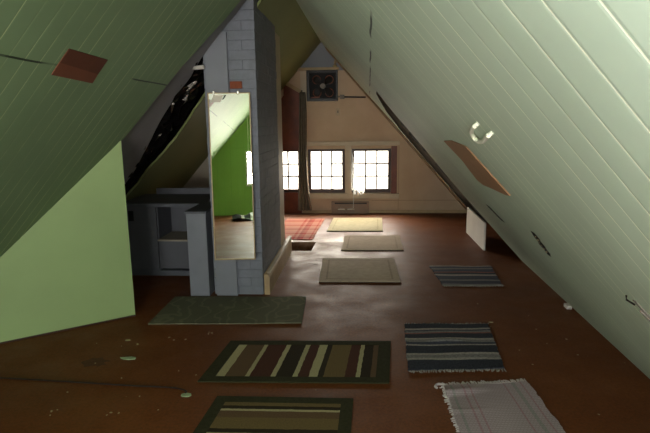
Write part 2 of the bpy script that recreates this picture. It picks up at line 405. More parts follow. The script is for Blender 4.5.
# wall across the eaves behind the built-in, and the stair partition edge behind the chimney
bm = B(); prism(bm, [[(-2.96, 7.0, 0), (-1.35, 7.0, 0), (-1.35, 7.0, 1.84), (-2.96, 7.0, 0.02)]], (0, 0.08, 0)); struct('wall_eaves', bm, M['crosswall'])
bm = B(); prism(bm, [[(-0.855, 5.46, 0), (-0.855, 5.80, 0), (-0.855, 5.80, 2.39), (-0.855, 5.46, 2.39)]], (-0.10, 0, 0)); struct('wall_stair_end', bm, M['cream'])
# low boxed skirting along the chimney's side
bm = B(); prism(bm, [[(-0.832, 4.33, 0), (-0.785, 4.33, 0), (-0.785, 4.33, 0.155), (-0.80, 4.33, 0.185), (-0.832, 4.33, 0.185)]], (0, 1.52, 0))
sk = struct('baseboard_right', bm, M['tan'])
bm = B(); box(bm, -0.812, -0.781, 4.36, 5.83, 0.187, 0.197, 0.002); obj('cap', bm, M['cream'], sk)

# ------------------------------------------------------------------ chimney
ch = empty('chimney', (-1.05, 4.86, 0), 'tall brick chimney painted blue grey, standing behind the mirror', 'chimney')
X0, X1, Y0c, Y1c, TOP = -1.27, -0.838, 4.32, 5.40, 2.92
bm = B(); box(bm, X0+0.012, X1-0.012, Y0c+0.012, Y1c-0.012, 0, TOP)
o = obj('mortar', bm, M['mortar'], ch); o.matrix_parent_inverse = Matrix.Translation(-ch.location)
bm = B(); c_h = 0.0765; k = 0; z = 0.004
while z < TOP:
    off = 0.1 if k % 2 else 0.0
    def run(a, c, horiz, flip):
        s = a-off*1.08
        while s < c-0.01:
            u0, u1 = max(s, a)+0.0005, min(s+0.2155, c)-0.0005
            if u1-u0 > 0.03:
                j = random.uniform(-0.004, 0.001); g = random.uniform(-0.001, 0.0008)
                if horiz:
                    yy = (Y0c-j, Y0c+0.06) if flip == 0 else (Y1c-0.06, Y1c+j)
                    box(bm, u0-(0.004*random.random() if u0 < a+0.01 else 0), u1, yy[0], yy[1], z+g, min(z+c_h-0.002-g, TOP+0.02), 0.003)
                else:
                    xx = (X1-0.06, X1+j) if flip == 0 else (X0-j, X0+0.06)
                    box(bm, xx[0], xx[1], u0, u1, z+g, min(z+c_h-0.002-g, TOP+0.02), 0.003)
            s += 0.216
    run(X0, X1, True, 0); run(Y0c+0.06, Y1c, False, 0); run(Y0c+0.06, Y1c, False, 1)
    z += c_h; k += 1
o = obj('brickwork', bm, M['brick'], ch); o.matrix_parent_inverse = Matrix.Translation(-ch.location)
bm = B(); box(bm, -1.245, -1.062, 4.285, 4.314, 0.0, 2.205, 0.003)
o = obj('front_board', bm, M['greypaint'], ch); o['label'] = 'smooth grey board fixed over the bricks'; o.matrix_parent_inverse = Matrix.Translation(-ch.location)
bm = B(); box(bm, -1.055, -0.955, 4.304, 4.33, 1.765, 1.822, 0.004)
o = obj('bare_brick', bm, M['rust'], ch); o['label'] = 'bare rust red brick above the mirror'; o.matrix_parent_inverse = Matrix.Translation(-ch.location)

# ------------------------------------------------------------------ mirror
mr = empty('mirror', (-1.052, 4.232, 1.04), 'tall narrow mirror with a thin pale edge, hung on the grey brick chimney', 'mirror')
mr.rotation_euler = (math.radians(-2.0), 0, math.radians(5.0))
hw, hh = 0.172, 0.692
bm = B(); box(bm, -hw+0.006, hw-0.006, -0.004, 0.004, -hh+0.006, hh-0.006); obj('glass', bm, M['mirror'], mr)
bm = B()
box(bm, -hw, -hw+0.01, -0.008, 0.010, -hh, hh, 0.002); box(bm, hw-0.01, hw, -0.008, 0.010, -hh, hh, 0.002)
box(bm, -hw+0.01, hw-0.01, -0.008, 0.010, -hh, -hh+0.012, 0.002); box(bm, -hw+0.01, hw-0.01, -0.008, 0.010, hh-0.008, hh, 0.002)
obj('frame', bm, M['frame'], mr)
for x in (-0.12, 0.075):
    bm = B(); box(bm, x-0.009, x+0.009, -0.014, 0.008, hh-0.016, hh+0.012, 0.003); obj('clip', bm, M['brightmetal'], mr)
bm = B(); prism(bm, [[(-0.145, -0.0055, hh-0.075), (-0.07, -0.0055, hh-0.075), (-0.045, -0.0055, hh-0.02), (-0.125, -0.0055, hh-0.02)]], (0, 0.001, 0))  # reflection in the glass painted on as flat pale and dark patches
o = obj('reflection_patch', bm, M['reflection_tone'], mr); o['label'] = 'pale reflection added as a patch on the glass'
bm = B(); prism(bm, [[(-0.055, -0.0055, hh-0.055), (-0.045, -0.0055, hh-0.055), (-0.02, -0.0055, hh-0.022), (-0.032, -0.0055, hh-0.022)]], (0, 0.001, 0))
o = obj('reflection_dark', bm, M['black'], mr); o['label'] = 'dark reflection added as a patch on the glass'

# ------------------------------------------------------------------ built-in cabinet and narrow cabinet
cb = empty('cabinet', (-1.9, 5.1, 0), 'low grey built-in shelf cabinet in the dark recess under the left slope', 'cabinet')
def part(name, bm, mat, par=cb):
    o = obj(name, bm, mat, par); o.matrix_parent_inverse = Matrix.Translation(-par.location); return o
bm = B()
box(bm, -2.29, -1.97, 4.84, 4.87, 0.08, 0.70, 0.003); box(bm, -1.99, -1.96, 4.87, 5.25, 0.08, 0.70); box(bm, -1.52, -1.49, 4.84, 5.25, 0.08, 0.70)
box(bm, -1.96, -1.52, 5.22, 5.25, 0.08, 0.70)
part('body', bm, M['builtin'])
bm = B(); box(bm, -2.33, -1.48, 4.81, 5.5, 0.70, 0.735, 0.004); part('countertop', bm, M['darkgrey'])
bm = B(); box(bm, -2.2, -1.48, 5.47, 5.5, 0.735, 0.80, 0.003); part('back_ledge', bm, M['builtin'])
bm = B(); box(bm, -1.955, -1.525, 4.83, 5.2, 0.09, 0.36, 0.004); part('drawer', bm, M['builtin'])
bm = B(); box(bm, -1.96, -1.52, 4.815, 5.2, 0.362, 0.38, 0.003); part('shelf', bm, M['crosswall'])
bm = B(); box(bm, -2.27, -1.5, 4.87, 5.2, 0.0, 0.08); box(bm, -1.95, -1.52, 4.80, 4.87, 0.03, 0.075, 0.003); part('plinth', bm, M['darkgrey'])
bm = B(); box(bm, -2.24, -2.19, 4.832, 4.845, 0.56, 0.66, 0.003); part('outlet', bm, M['black'])
nc = empty('narrow_cabinet', (-1.39, 4.56, 0), 'narrow upright grey cabinet squeezed between recess and chimney', 'cabinet')
bm = B(); box(bm, -1.475, -1.305, 4.27, 4.80, 0.0, 0.735, 0.004); part('body', bm, M['greypaint'], nc)
bm = B(); box(bm, -1.485, -1.298, 4.255, 4.80, 0.735, 0.755, 0.003); part('top', bm, M['darkgrey'], nc)

# crumpled black plastic in the gap of the left slope
bm = B(); rows = []
zs = [0.78+i*(2.12-0.78)/26 for i in range(27)]
def interp(pts, z):
    pts = sorted(pts, key=lambda p: p[1])
    for a, c in zip(pts, pts[1:]):
        if a[1] <= z <= c[1] and c[1] > a[1]:
            return a[0]+(c[0]-a[0])*(z-a[1])/(c[1]-a[1])
    return pts[-1][0] if z > pts[-1][1] else pts[0][0]
GN = [(4.79, 0.7), (4.76, 1.05), (4.62, 1.26), (4.46, 1.48), (4.36, 1.68), (4.37, 1.84), (4.28, 2.0), (4.28, 2.2)]
GF = [(4.95, 0.7), (4.96, 1.05), (5.0, 1.17), (5.05, 1.33), (4.98, 1.54), (4.89, 1.75), (4.7, 2.0), (4.5, 2.3)]
for z_ in zs:
    a, c = interp(GN, z_)-0.06, interp(GF, z_)+0.05
    rows.append([bm.verts.new(Lf(a+(c-a)*t/9, z_, 0.075+random.uniform(-0.03, 0.03)+0.025*math.sin(t*1.7+z_*9))) for t in range(10)])
for r0, r1 in zip(rows, rows[1:]):
    for t in range(9): bm.faces.new([r0[t], r0[t+1], r1[t+1], r1[t]])
o = obj('plastic_sheet', bm, M['blackplastic']); tag(o, 'crumpled shiny black plastic sheet bulging from the gap in the left slope', 'plastic sheet')
so = o.modifiers.new('s', 'SOLIDIFY'); so.thickness = 0.003
bm = B(); rows = []
for i in range(24):
    z_ = 0.0+i*1.70/23
    a = interp([(5.45, 1.57), (5.45, 1.3), (5.72, 0.84), (5.7, 0.47), (5.6, 0.26), (5.5, 0.02), (5.15, 1.78)], z_)-0.05
    c = interp([(7.6, 0.02), (7.6, 0.5), (7.55, 1.0), (7.35, 1.38), (6.7, 1.62), (5.6, 1.765)], z_)+0.05
    rows.append([bm.verts.new(R(a+(c-a)*t/9, z_, 0.09+random.uniform(-0.035, 0.035))) for t in range(10)])
for r0, r1 in zip(rows, rows[1:]):
    for t in range(9): bm.faces.new([r0[t], r0[t+1], r1[t+1], r1[t]])
o = obj('insulation', bm, M['insul']); tag(o, 'dark torn insulation showing in the long gap of the right slope', 'insulation')
so = o.modifiers.new('s', 'SOLIDIFY'); so.thickness = 0.01
# short white pipe end on the grey board, above the plastic
bm = B(); tube(bm, [(-1.36, 4.29, 1.93), (-1.25, 4.262, 1.935)], 0.016, 12)
tag(obj('pipe', bm, M['white'], smooth=True), 'short white pipe stub above the black plastic beside the chimney board', 'pipe')

# ------------------------------------------------------------------ things on the slopes
def on_slope(F, pts, n, t0, t1): 
    bm = B(); prism(bm, [[F(Y, z, -t0) for Y, z in pts]], n*(-(t1))); return bm
# right: torn brown cardboard patch
pc = [(2.89, 1.385), (2.55, 1.40), (2.22, 1.388), (2.16, 1.19), (2.25, 1.18), (2.62, 1.165), (2.80, 1.155), (2.90, 1.17), (2.86, 1.23), (2.80, 1.285)]
o = obj('cardboard', on_slope(R, [p for p in pc], NR, 0.001, 0.005), M['cardboard'])
tag(o, 'torn brown cardboard patch stuck on the right slope below the hook', 'cardboard patch')
# left: folded red brown patch
pl = empty('cardboard', Lf(2.64, 1.78, -0.002), 'red brown two-tone rectangular patch stuck on the left slope', 'cardboard patch')
def lp(name, pts, mat):
    o = obj(name, on_slope(Lf, pts, NL, 0.001, 0.004), mat, pl); o.matrix_parent_inverse = Matrix.Translation(-pl.location)
lp('upper_flap', [(2.44, 1.845), (2.83, 1.838), (2.835, 1.765), (2.44, 1.785)], M['cardred2'])
lp('lower_flap', [(2.44, 1.785), (2.835, 1.765), (2.845, 1.718), (2.445, 1.73)], M['cardred'])
# ivory hook
hk = R(1.66, 1.445, -0.012)
u = Vector((0, 1, 0)); v = (R(1, 2)-R(1, 1)).normalized()
hook_px = [(1.575, 1.487), (1.65, 1.478), (1.735, 1.463), (1.768, 1.446), (1.75, 1.435), (1.69, 1.436), (1.61, 1.445), (1.54, 1.456), (1.49, 1.462)]
he = empty('hook', R(1.66, 1.445), 'ivory U-shaped hook screwed to the right slope above the cardboard patch', 'hook')
bm = B()
def smoothpts(P, n=5):
    out = []
    for i in range(len(P)-1):
        p0_, p1_, p2_, p3_ = P[max(i-1, 0)], P[i], P[i+1], P[min(i+2, len(P)-1)]
        for k_ in range(n):
            t = k_/n
            out.append(0.5*((2*p1_)+(p2_-p0_)*t+(2*p0_-5*p1_+4*p2_-p3_)*t*t+(3*p1_-p0_-3*p2_+p3_)*t**3))
    out.append(P[-1]); return out
tube(bm, smoothpts([R(Y, z, -0.012) for Y, z in hook_px]), 0.0074, 12)
o = obj('bar', bm, M['hook'], he, True); o.matrix_parent_inverse = Matrix.Translation(-he.location)
for Y, z in (hook_px[0], hook_px[-1]):
    bm = B(); tube(bm, [R(Y, z, 0.0), R(Y, z, -0.012)], 0.0066, 12)
    o = obj('foot', bm, M['hook'], he, True); o.matrix_parent_inverse = Matrix.Translation(-he.location)
# steel latch
la = empty('latch', R(1.49, 0.955), 'small steel latch on the right slope at the picture edge', 'latch')
def ls(name, bm, mat):
    o = obj(name, bm, mat, la); o.matrix_parent_inverse = Matrix.Translation(-la.location)
ls('plate', on_slope(R, [(1.505, 0.975), (1.485, 0.975), (1.455, 0.93), (1.478, 0.928)], NR, 0.0, 0.003), M['dullmetal'])
bm = B(); tube(bm, [R(1.485, 0.955, -0.007), R(1.463, 0.928, -0.007)], 0.004, 10); ls('bolt', bm, M['dullmetal'])
bm = B(); tube(bm, [R(1.50, 0.965, -0.007), R(1.525, 0.975, -0.012), R(1.512, 0.988, -0.007)], 0.003, 8); ls('keeper', bm, M['blackmetal'])
# plaster crumbs in the jagged hole
bm = B()
for i in range(6):
    t = i/5; p = R(2.56+0.09*t+random.uniform(-.01, .01), 0.925-0.10*t, 0.002); s = random.uniform(0.003, 0.006)
    bmesh.ops.create_icosphere(bm, subdivisions=1, radius=s, matrix=Matrix.Translation(p))
tag(obj('plaster', bm, M['chipwhite']), 'pale plaster crumbs in the jagged black hole of the right slope', 'plaster', kind='stuff')
# white block at the foot of the right slope
bm = B(); box(bm, -0.02, 0.02, -0.035, 0.035, 0.0, 0.03, 0.003)
o = obj('wood_block', bm, M['white']); o.location = (1.665, 4.08, 0); tag(o, 'small white wood block on the floor at the foot of the right slope', 'block')

# ------------------------------------------------------------------ gable fittings
fn = empty('exhaust_fan', (-0.58, YF, 1.80), 'square black exhaust fan high in the far gable wall', 'fan')
def fp(name, bm, mat, sm=False):
    o = obj(name, bm, mat, fn, sm); o.matrix_parent_inverse = Matrix.Translation(-fn.location); return o
fx0, fx1, fz0, fz1, yw = -0.825, -0.338, 1.80, 2.27, YF
bm = B()
box(bm, fx0, fx0+0.05, yw-0.09, yw, fz0, fz1, 0.004); box(bm, fx1-0.03, fx1, yw-0.09, yw, fz0, fz1, 0.004)
box(bm, fx0+0.05, fx1-0.03, yw-0.09, yw, fz0, fz0+0.045, 0.004); box(bm, fx0+0.05, fx1-0.03, yw-0.09, yw, fz1-0.04, fz1, 0.004)
fp('housing', bm, M['blackmetal'])
bm = B(); box(bm, fx0+0.05, fx1-0.03, yw-0.012, yw-0.004, fz0+0.045, fz1-0.04); fp('back_plate', bm, M['black'])
cx, cz = (fx0+fx1)/2+0.01, (fz0+fz1)/2-0.005
for k in range(4):
    a0 = PI/4+k*PI/2; bm = B(); n = 8; rows = []
    for i in range(7):
        r = 0.04+0.135*i/6; wdt = 0.25+0.45*math.sin(PI*min(1, (i+1)/7.5))
        rows.append([bm.verts.new((cx+r*math.cos(a0+wdt*(t/n-0.5)*1.3), yw-0.05+0.03*(t/n-0.5), cz+r*math.sin(a0+wdt*(t/n-0.5)*1.3))) for t in range(n+1)])
    for r0, r1 in zip(rows, rows[1:]):
        for t in range(n): bm.faces.new([r0[t], r0[t+1], r1[t+1], r1[t]])
    o = fp('blade', bm, M['blackmetal'], True); s_ = o.modifiers.new('s', 'SOLIDIFY'); s_.thickness = 0.004
for dx, dz in ((-0.095, -0.1), (0.1, 0.1), (-0.1, 0.1), (0.1, -0.1)):
    bm = B(); pts = [(cx+dx+0.062*math.cos(2*PI*i/20), yw-0.02, cz+dz+0.062*math.sin(2*PI*i/20)) for i in range(21)]
    tube(bm, pts, 0.008, 6, False); fp('ring', bm, M['fan_orange'], True)  # orange glints in the fan made as coloured rings
bm = B(); disc(bm, (cx, cz), 0.042, yw-0.085, yw-0.015); fp('motor', bm, M['dullmetal'])
bm = B(); prism(bm, [[(fx0+0.06, yw-0.016, fz0+0.05), (fx0+0.2, yw-0.016, fz0+0.05), (fx0+0.2, yw-0.016, fz0+0.075), (fx0+0.06, yw-0.016, fz0+0.065)]], (0, 0.003, 0))
fp('shutter_slat', bm, M['fan_orange'])

kb = B(); tube(kb, [(0, 0, 0), (0, 0, 0.03), (0, 0, 0.045), (0.004, 0, 0.075), (0.008, 0, 0.11)], [0.03, 0.032, 0.018, 0.02, 0.014], 12)
o = obj('insulator', kb, M['tan'], smooth=True); o.location = (-0.38, YF-0.04, 2.315); tag(o, 'small tan knob standing on the ledge above the fan', 'knob')

eb = empty('junction_box', (-0.26, YF, 1.86), 'small metal electrical box right of the fan with conduit', 'electrical box')
def ep(name, bm, mat, sm=False):
    o = obj(name, bm, mat, eb, sm); o.matrix_parent_inverse = Matrix.Translation(-eb.location)
bm = B(); box(bm, -0.305, -0.235, YF-0.05, YF, 1.83, 1.895, 0.005); ep('body', bm, M['dullmetal'])
bm = B(); tube(bm, [(-0.235, YF-0.03, 1.86), (-0.1, YF-0.03, 1.858), (0.10, YF-0.03, 1.852)], 0.013, 10); ep('conduit', bm, M['blackmetal'], True)
bm = B(); tube(bm, [(-0.31, YF-0.02, 1.865), (-0.335, YF-0.015, 1.868)], 0.012, 8); ep('connector', bm, M['dullmetal'])
sw = empty('light_switch', (-0.34, YF, 1.63), 'small ivory switch plate below the fan', 'switch')
bm = B(); box(bm, -0.375, -0.305, YF-0.010, YF, 1.575, 1.69, 0.004); o = obj('plate', bm, M['ivory'], sw); o.matrix_parent_inverse = Matrix.Translation(-sw.location)
bm = B(); box(bm, -0.35, -0.33, YF-0.02, YF-0.009, 1.615, 1.655, 0.003); o = obj('toggle', bm, M['dullmetal'], sw); o.matrix_parent_inverse = Matrix.Translation(-sw.location)

ht = empty('wall_heater', (-0.15, YF, 0.0), 'brown grey heater box with slots, low on the gable under the windows', 'heater')
def hp(name, bm, mat):
    o = obj(name, bm, mat, ht); o.matrix_parent_inverse = Matrix.Translation(-ht.location)
bm = B(); box(bm, -0.455, 0.155, YF-0.085, YF-0.036, 0.005, 0.205, 0.006); hp('body', bm, M['heater'])
bm = B(); box(bm, -0.40, 0.12, YF-0.088, YF-0.082, 0.165, 0.185, 0.002); hp('slot', bm, M['black'])
for x in (-0.29, -0.14):
    bm = B(); tube(bm, [(x-0.05, YF-0.088, 0.075), (x-0.035, YF-0.11, 0.082), (x+0.035, YF-0.11, 0.082), (x+0.05, YF-0.088, 0.075)], 0.010, 8); hp('handle', bm, M['hook'])  # pale colour stands in for the glints on the metal handles

# curtains
def cloth(prof, y, amp, folds, nz=26, nx=28, ph=0.0):
    bm = B(); rows = []
    for i in range(nz+1):
        t = i/nz; z_, a, c = prof(t)
        rows.append([bm.verts.new((a+(c-a)*k/nx, y+amp(t)*math.sin(folds*2*PI*k/nx+ph+1.2*t)+0.2*amp(t)*math.sin(13*t+k), z_)) for k in range(nx+1)])
    for r0, r1 in zip(rows, rows[1:]):
        for k in range(nx): bm.faces.new([r0[k], r0[k+1], r1[k+1], r1[k]])
    return bm
cu = empty('curtain', (-0.89, YF-0.1, 0.06), 'long grey olive curtain gathered narrow, hanging between the left and middle windows', 'curtain')
bm = cloth(lambda t: (0.06+1.88*t, -1.005+0.065*t, -0.775-0.105*t-0.03*math.sin(t*5)), YF-0.10, lambda t: 0.03-0.008*t, 4)
o = obj('drape', bm, M['curtain'], cu, True); o.matrix_parent_inverse = Matrix.Translation(-cu.location); s_ = o.modifiers.new('s', 'SOLIDIFY'); s_.thickness = 0.004
bm = B(); tube(bm, [(-0.91, YF-0.11, 1.9), (-0.91, YF-0.05, 1.965), (-0.91, YF-0.02, 1.965)], 0.012, 8)
o = obj('tie', bm, M['curtain'], cu); o.matrix_parent_inverse = Matrix.Translation(-cu.location)
shc = empty('sheer_curtain', (-0.1, YF-0.06, 0.36), 'thin white sheer curtain scrap knotted at left side of the right window', 'curtain')
bm = cloth(lambda t: (0.38+0.66*t, -0.135, -0.115+0.10*(1-t)**1.2), YF-0.055, lambda t: 0.012, 3)
o = obj('drape', bm, M['sheer'], shc, True); o.matrix_parent_inverse = Matrix.Translation(-shc.location)
bm = cloth(lambda t: (0.315+0.13*t, -0.10, 0.04+0.045*math.sin(PI*t)), YF-0.075, lambda t: 0.022, 3, 10)
o = obj('knot', bm, M['sheer'], shc, True); o.matrix_parent_inverse = Matrix.Translation(-shc.location)
bm = B(); tube(bm, [(-0.10, YF-0.07, 0.40), (-0.095, YF-0.09, 0.25), (-0.10, YF-0.095, 0.10)], 0.006, 6)
o = obj('string', bm, M['sheer'], shc); o.matrix_parent_inverse = Matrix.Translation(-shc.location)

# ------------------------------------------------------------------ rugs
def bil(c, u_, v_):
    a, b_, d_, e_ = [Vector((p[0], p[1], 0)) for p in c]          # front left, front right, back right, back left
    return a*(1-u_)*(1-v_)+b_*u_*(1-v_)+d_*u_*v_+e_*(1-u_)*v_
def rug_mesh(name, corners, mat, parent=None, nu=24, nv=18, th=0.008, wave=0.002, u0=0, u1=1, v0=0, v1=1, edge=0.0, zf=None, org=None):
    cen = org if org is not None else bil(corners, 0.5, 0.5)
    bm = B(); uvl = bm.loops.layers.uv.new('UVMap'); top = []; bot = []; uvs = {}
    for j in range(nv+1):
        rt_, rb_ = [], []
        for i in range(nu+1):
            u_, v_ = u0+(u1-u0)*i/nu, v0+(v1-v0)*j/nv
            p = bil(corners, u_, v_)-cen
            if edge and (i in (0, nu) or j in (0, nv)): p += Vector((random.uniform(-edge, edge), random.uniform(-edge, edge), 0))
            h = th+wave*(math.sin(9*u_+5*v_)+math.sin(14*v_-4*u_)+2)*0.5+(zf(u_, v_) if zf else 0)
            vt = bm.verts.new((p.x, p.y, h)); vb = bm.verts.new((p.x, p.y, max(0.0008, h-th)))
            uvs[vt] = uvs[vb] = (u_, v_); rt_.append(vt); rb_.append(vb)
        top.append(rt_); bot.append(rb_)
    F_ = []
    for j in range(nv):
        for i in range(nu):
            F_.append(bm.faces.new([top[j][i], top[j][i+1], top[j+1][i+1], top[j+1][i]]))
            F_.append(bm.faces.new([bot[j][i], bot[j+1][i], bot[j+1][i+1], bot[j][i+1]]))
    for i in range(nu):
        F_.append(bm.faces.new([bot[0][i], bot[0][i+1], top[0][i+1], top[0][i]])); F_.append(bm.faces.new([top[nv][i], top[nv][i+1], bot[nv][i+1], bot[nv][i]]))
    for j in range(nv):
        F_.append(bm.faces.new([top[j][0], top[j+1][0], bot[j+1][0], bot[j][0]])); F_.append(bm.faces.new([bot[j][nu], bot[j+1][nu], top[j+1][nu], top[j][nu]]))
    for f in F_:
        for l in f.loops: l[uvl].uv = uvs[l.vert]
    o = obj(name, bm, mat, parent)
    if parent is None: o.location = cen
    return o
def rug_empty(name, corners, label, cat='rug', group=None):
    return empty(name, bil(corners, 0.5, 0.5), label, cat, group)
def fringe(corners, side, n, ln, mat, parent, r=0.0035):
    cen = bil(corners, 0.5, 0.5); bm = B()
    for k in range(n):
        t = (k+0.5)/n
        if side == 'back': p, q = bil(corners, t, 1), bil(corners, t, 1.08)
        elif side == 'front': p, q = bil(corners, t, 0), bil(corners, t, -0.08)
        else: p, q = bil(corners, 0, t), bil(corners, -0.08, t)
        d_ = (q-p).normalized(); s_ = Vector((-d_.y, d_.x, 0))
        l_ = ln*random.uniform(0.5, 1.2); w_ = random.uniform(-0.5, 0.5)*ln
        a = p-cen+Vector((0, 0, 0.006)); tube(bm, [a-d_*0.006, a+d_*l_*0.5+s_*w_*0.3, a+d_*l_+s_*w_+Vector((0, 0, -0.0025))], r, 4)
    return obj('fringe', bm, mat, parent)

CR, DK, BR, RB, OL = srgb(172, 162, 122), srgb(50, 42, 30), srgb(98, 76, 54), srgb(76, 46, 36), srgb(110, 92, 58)
BORD = plain('dark olive rug border', srgb(54, 52, 34), 0.95, 0.2, 60, 0.4, spec=0.1)
def u_(x): return (x-70)/550.0
m1 = stripes('olive mat stripes upright', 0, [(0, CR), (u_(135), BR), (u_(195), CR), (u_(209), RB), (u_(270), CR), (u_(286), DK), (u_(335), CR), (u_(350), RB), (u_(383), CR), (u_(408), DK), (u_(426), OL), (u_(487), RB), (u_(520), CR), (u_(532), DK), (u_(564), BR)])
def bordered(name, corners, label, mat, bu, bv, group=None):
    e = rug_empty(name, corners, label, 'rug', group); cen = bil(corners, 0.5, 0.5)
    rug_mesh('field', corners, mat, e, u0=bu, u1=1-bu, v0=bv, v1=1-bv, th=0.007, wave=0.0, org=cen)
    for a in ((0, 1, 0, bv), (0, 1, 1-bv, 1), (0, bu, bv, 1-bv), (1-bu, 1, bv, 1-bv)):
        rug_mesh('border', corners, BORD, e, u0=a[0], u1=a[1], v0=a[2], v1=a[3], th=0.009, wave=0.0, nu=8, nv=8, org=cen)
    return e
bordered('striped_mat', [(-0.945, 2.762), (0.172, 2.792), (0.215, 3.372), (-0.89, 3.335)], 'olive bordered mat with brown and cream stripes across its width, middle of the floor', m1, 0.073, 0.11)
m2 = stripes('olive mat stripes lengthwise', 1, [(0, OL), (0.2, CR), (0.24, RB), (0.36, CR), (0.4, DK), (0.5, OL), (0.62, CR), (0.655, DK), (0.69, OL), (0.79, BR), (0.855, CR), (0.875, DK), (0.905, OL)])
bordered('striped_mat', [(-0.86, 1.62), (-0.06, 1.65), (-0.033, 2.612), (-0.785, 2.605)], 'olive bordered mat with stripes running left to right, cut by the bottom picture edge', m2, 0.085, 0.06)

# dull green patterned rug in front of the chimney
m, nt, b = new_mat('dull green patterned rug', 0.95, 0.1)
tc = nt.nodes.new('ShaderNodeTexCoord').outputs['Object']
wv = N(nt, 'ShaderNodeTexWave', Scale=2.2, Distortion=14.0, Detail=2.0); wv.inputs['Detail Scale'].default_value = 1.6; nt.links.new(tc, wv.inputs['Vector'])
nt.links.new(ramp(nt, wv.outputs['Fac'], [(0.0, srgb(98, 96, 78)), (0.80, srgb(98, 96, 78)), (0.94, srgb(112, 109, 88))]), b.inputs['Base Color'])
bump(nt, b, noise(nt, 120, 2), 0.5, 0.003)
gc = [(-1.59, 3.612), (-0.432, 3.672), (-0.458, 4.262), (-1.60, 4.225)]
o = rug_mesh('green_rug', gc, m, th=0.009); tag(o, 'dull green swirl patterned rug at the foot of the mirror and chimney', 'rug')

# woven rag rugs
NV, GT, LT, RD, CH = srgb(56, 58, 66), srgb(128, 124, 122), srgb(160, 152, 146), srgb(140, 92, 84), srgb(72, 74, 86)
mb = stripes('navy rag rug stripes', 1, [(0, NV), (0.17, LT), (0.21, GT), (0.27, LT), (0.31, NV), (0.47, LT), (0.5, CH), (0.55, GT), (0.6, LT), (0.64, NV), (0.75, RD), (0.77, GT), (0.81, CH), (0.84, LT), (0.88, NV)], weave=90, var=0.4)
bc = [(0.293, 2.95), (0.88, 2.995), (0.945, 3.70), (0.335, 3.675)]
e = rug_empty('rag_rug', bc, 'navy and grey striped rag rug with white fringe, nearer the camera', 'rug')
rug_mesh('weave', bc, mb, e, nu=30, nv=40, th=0.008, wave=0.004, edge=0.006, org=bil(bc, .5, .5), zf=lambda u, v: 0.012*math.exp(-((u-0.45)/0.2)**2-((v-0.58)/0.03)**2))
FR = plain('grey white rug fringe', srgb(150, 144, 136), 0.95, 0.15, 40, 0, spec=0.1)
o = fringe(bc, 'front', 60, 0.022, FR, e); fringe(bc, 'back', 60, 0.03, FR, e)
ms = stripes('faded grey rag rug stripes', 1, [(0, GT), (0.06, CH), (0.2, GT), (0.26, CH), (0.45, LT), (0.53, NV), (0.62, RD), (0.66, CH), (0.8, GT), (0.86, CH), (0.95, LT)], weave=90, var=0.35)
fc = [(0.76, 4.61), (1.30, 4.62), (1.345, 5.265), (0.725, 5.255)]
e = rug_empty('rag_rug', fc, 'faded blue grey striped rag rug farther off near the right slope', 'rug')
rug_mesh('weave', fc, ms, e, nu=24, nv=30, th=0.008, wave=0.003, edge=0.008, org=bil(fc, .5, .5))
fringe(fc, 'front', 40, 0.02, FR, e)

# white fringed cloth rug at the bottom edge
m, nt, b = new_mat('white woven cloth with pale stripes', 0.95, 0.1)
uv = nt.nodes.new('ShaderNodeUVMap').outputs[0]; sp = nt.nodes.new('ShaderNodeSeparateXYZ'); nt.links.new(uv, sp.inputs[0])
W1, P1, G1 = srgb(176, 160, 162), srgb(170, 138, 143), srgb(156, 152, 148)
c = ramp(nt, sp.outputs[0], [(0, W1), (0.07, G1), (0.1, W1), (0.2, P1), (0.225, W1), (0.28, P1), (0.3, W1), (0.7, P1), (0.72, W1), (0.80, G1), (0.84, W1), (0.9, P1), (0.92, W1)], 'CONSTANT')
br = N(nt, 'ShaderNodeTexBrick', Scale=14.0); nt.links.new(uv, br.inputs['Vector']); br.inputs['Mortar Size'].default_value = 0.035
br.inputs['Color1'].default_value = br.inputs['Color2'].default_value = (1, 1, 1, 1); br.inputs['Mortar'].default_value = (0.72, 0.7, 0.72, 1)
mm = nt.nodes.new('ShaderNodeMix'); mm.data_type = 'RGBA'; mm.blend_type = 'MULTIPLY'; mm.inputs[0].default_value = 1
nt.links.new(c, mm.inputs[6]); nt.links.new(br.outputs['Color'], mm.inputs[7]); nt.links.new(mm.outputs[2], b.inputs['Base Color'])
bump(nt, b, noise(nt, 110, 2), 0.6, 0.003); mw = m
wc = [(0.50, 1.95), (1.02, 1.97), (0.962, 2.845), (0.475, 2.775)]
e = rug_empty('white_rug', wc, 'white woven cloth rug with frayed fringe, crumpled at its far left corner', 'rug')
rug_mesh('weave', wc, mw, e, nu=40, nv=48, th=0.006, wave=0.003, edge=0.005, org=bil(wc, .5, .5),
         zf=lambda u, v: 0.02*math.exp(-((v-0.90-0.08*u)/0.035)**2)*max(0, 1-u*1.7)+0.008*math.exp(-((v-0.68)/0.018)**2)*max(0, 1-u*2.2))
WF = plain('white frayed threads', srgb(190, 180, 176), 0.95, 0.1, 40, 0, spec=0.1)
fringe(wc, 'back', 70, 0.035, WF, e); fringe(wc, 'left', 60, 0.02, WF, e)
bm = B(); tube(bm, smoothpts([Vector(p)-bil(wc, .5, .5) for p in ((0.49, 2.78, 0.01), (0.45, 2.79, 0.008), (0.43, 2.765, 0.006), (0.44, 2.75, 0.005))]), 0.007, 6); obj('corner_tassel', bm, WF, e)

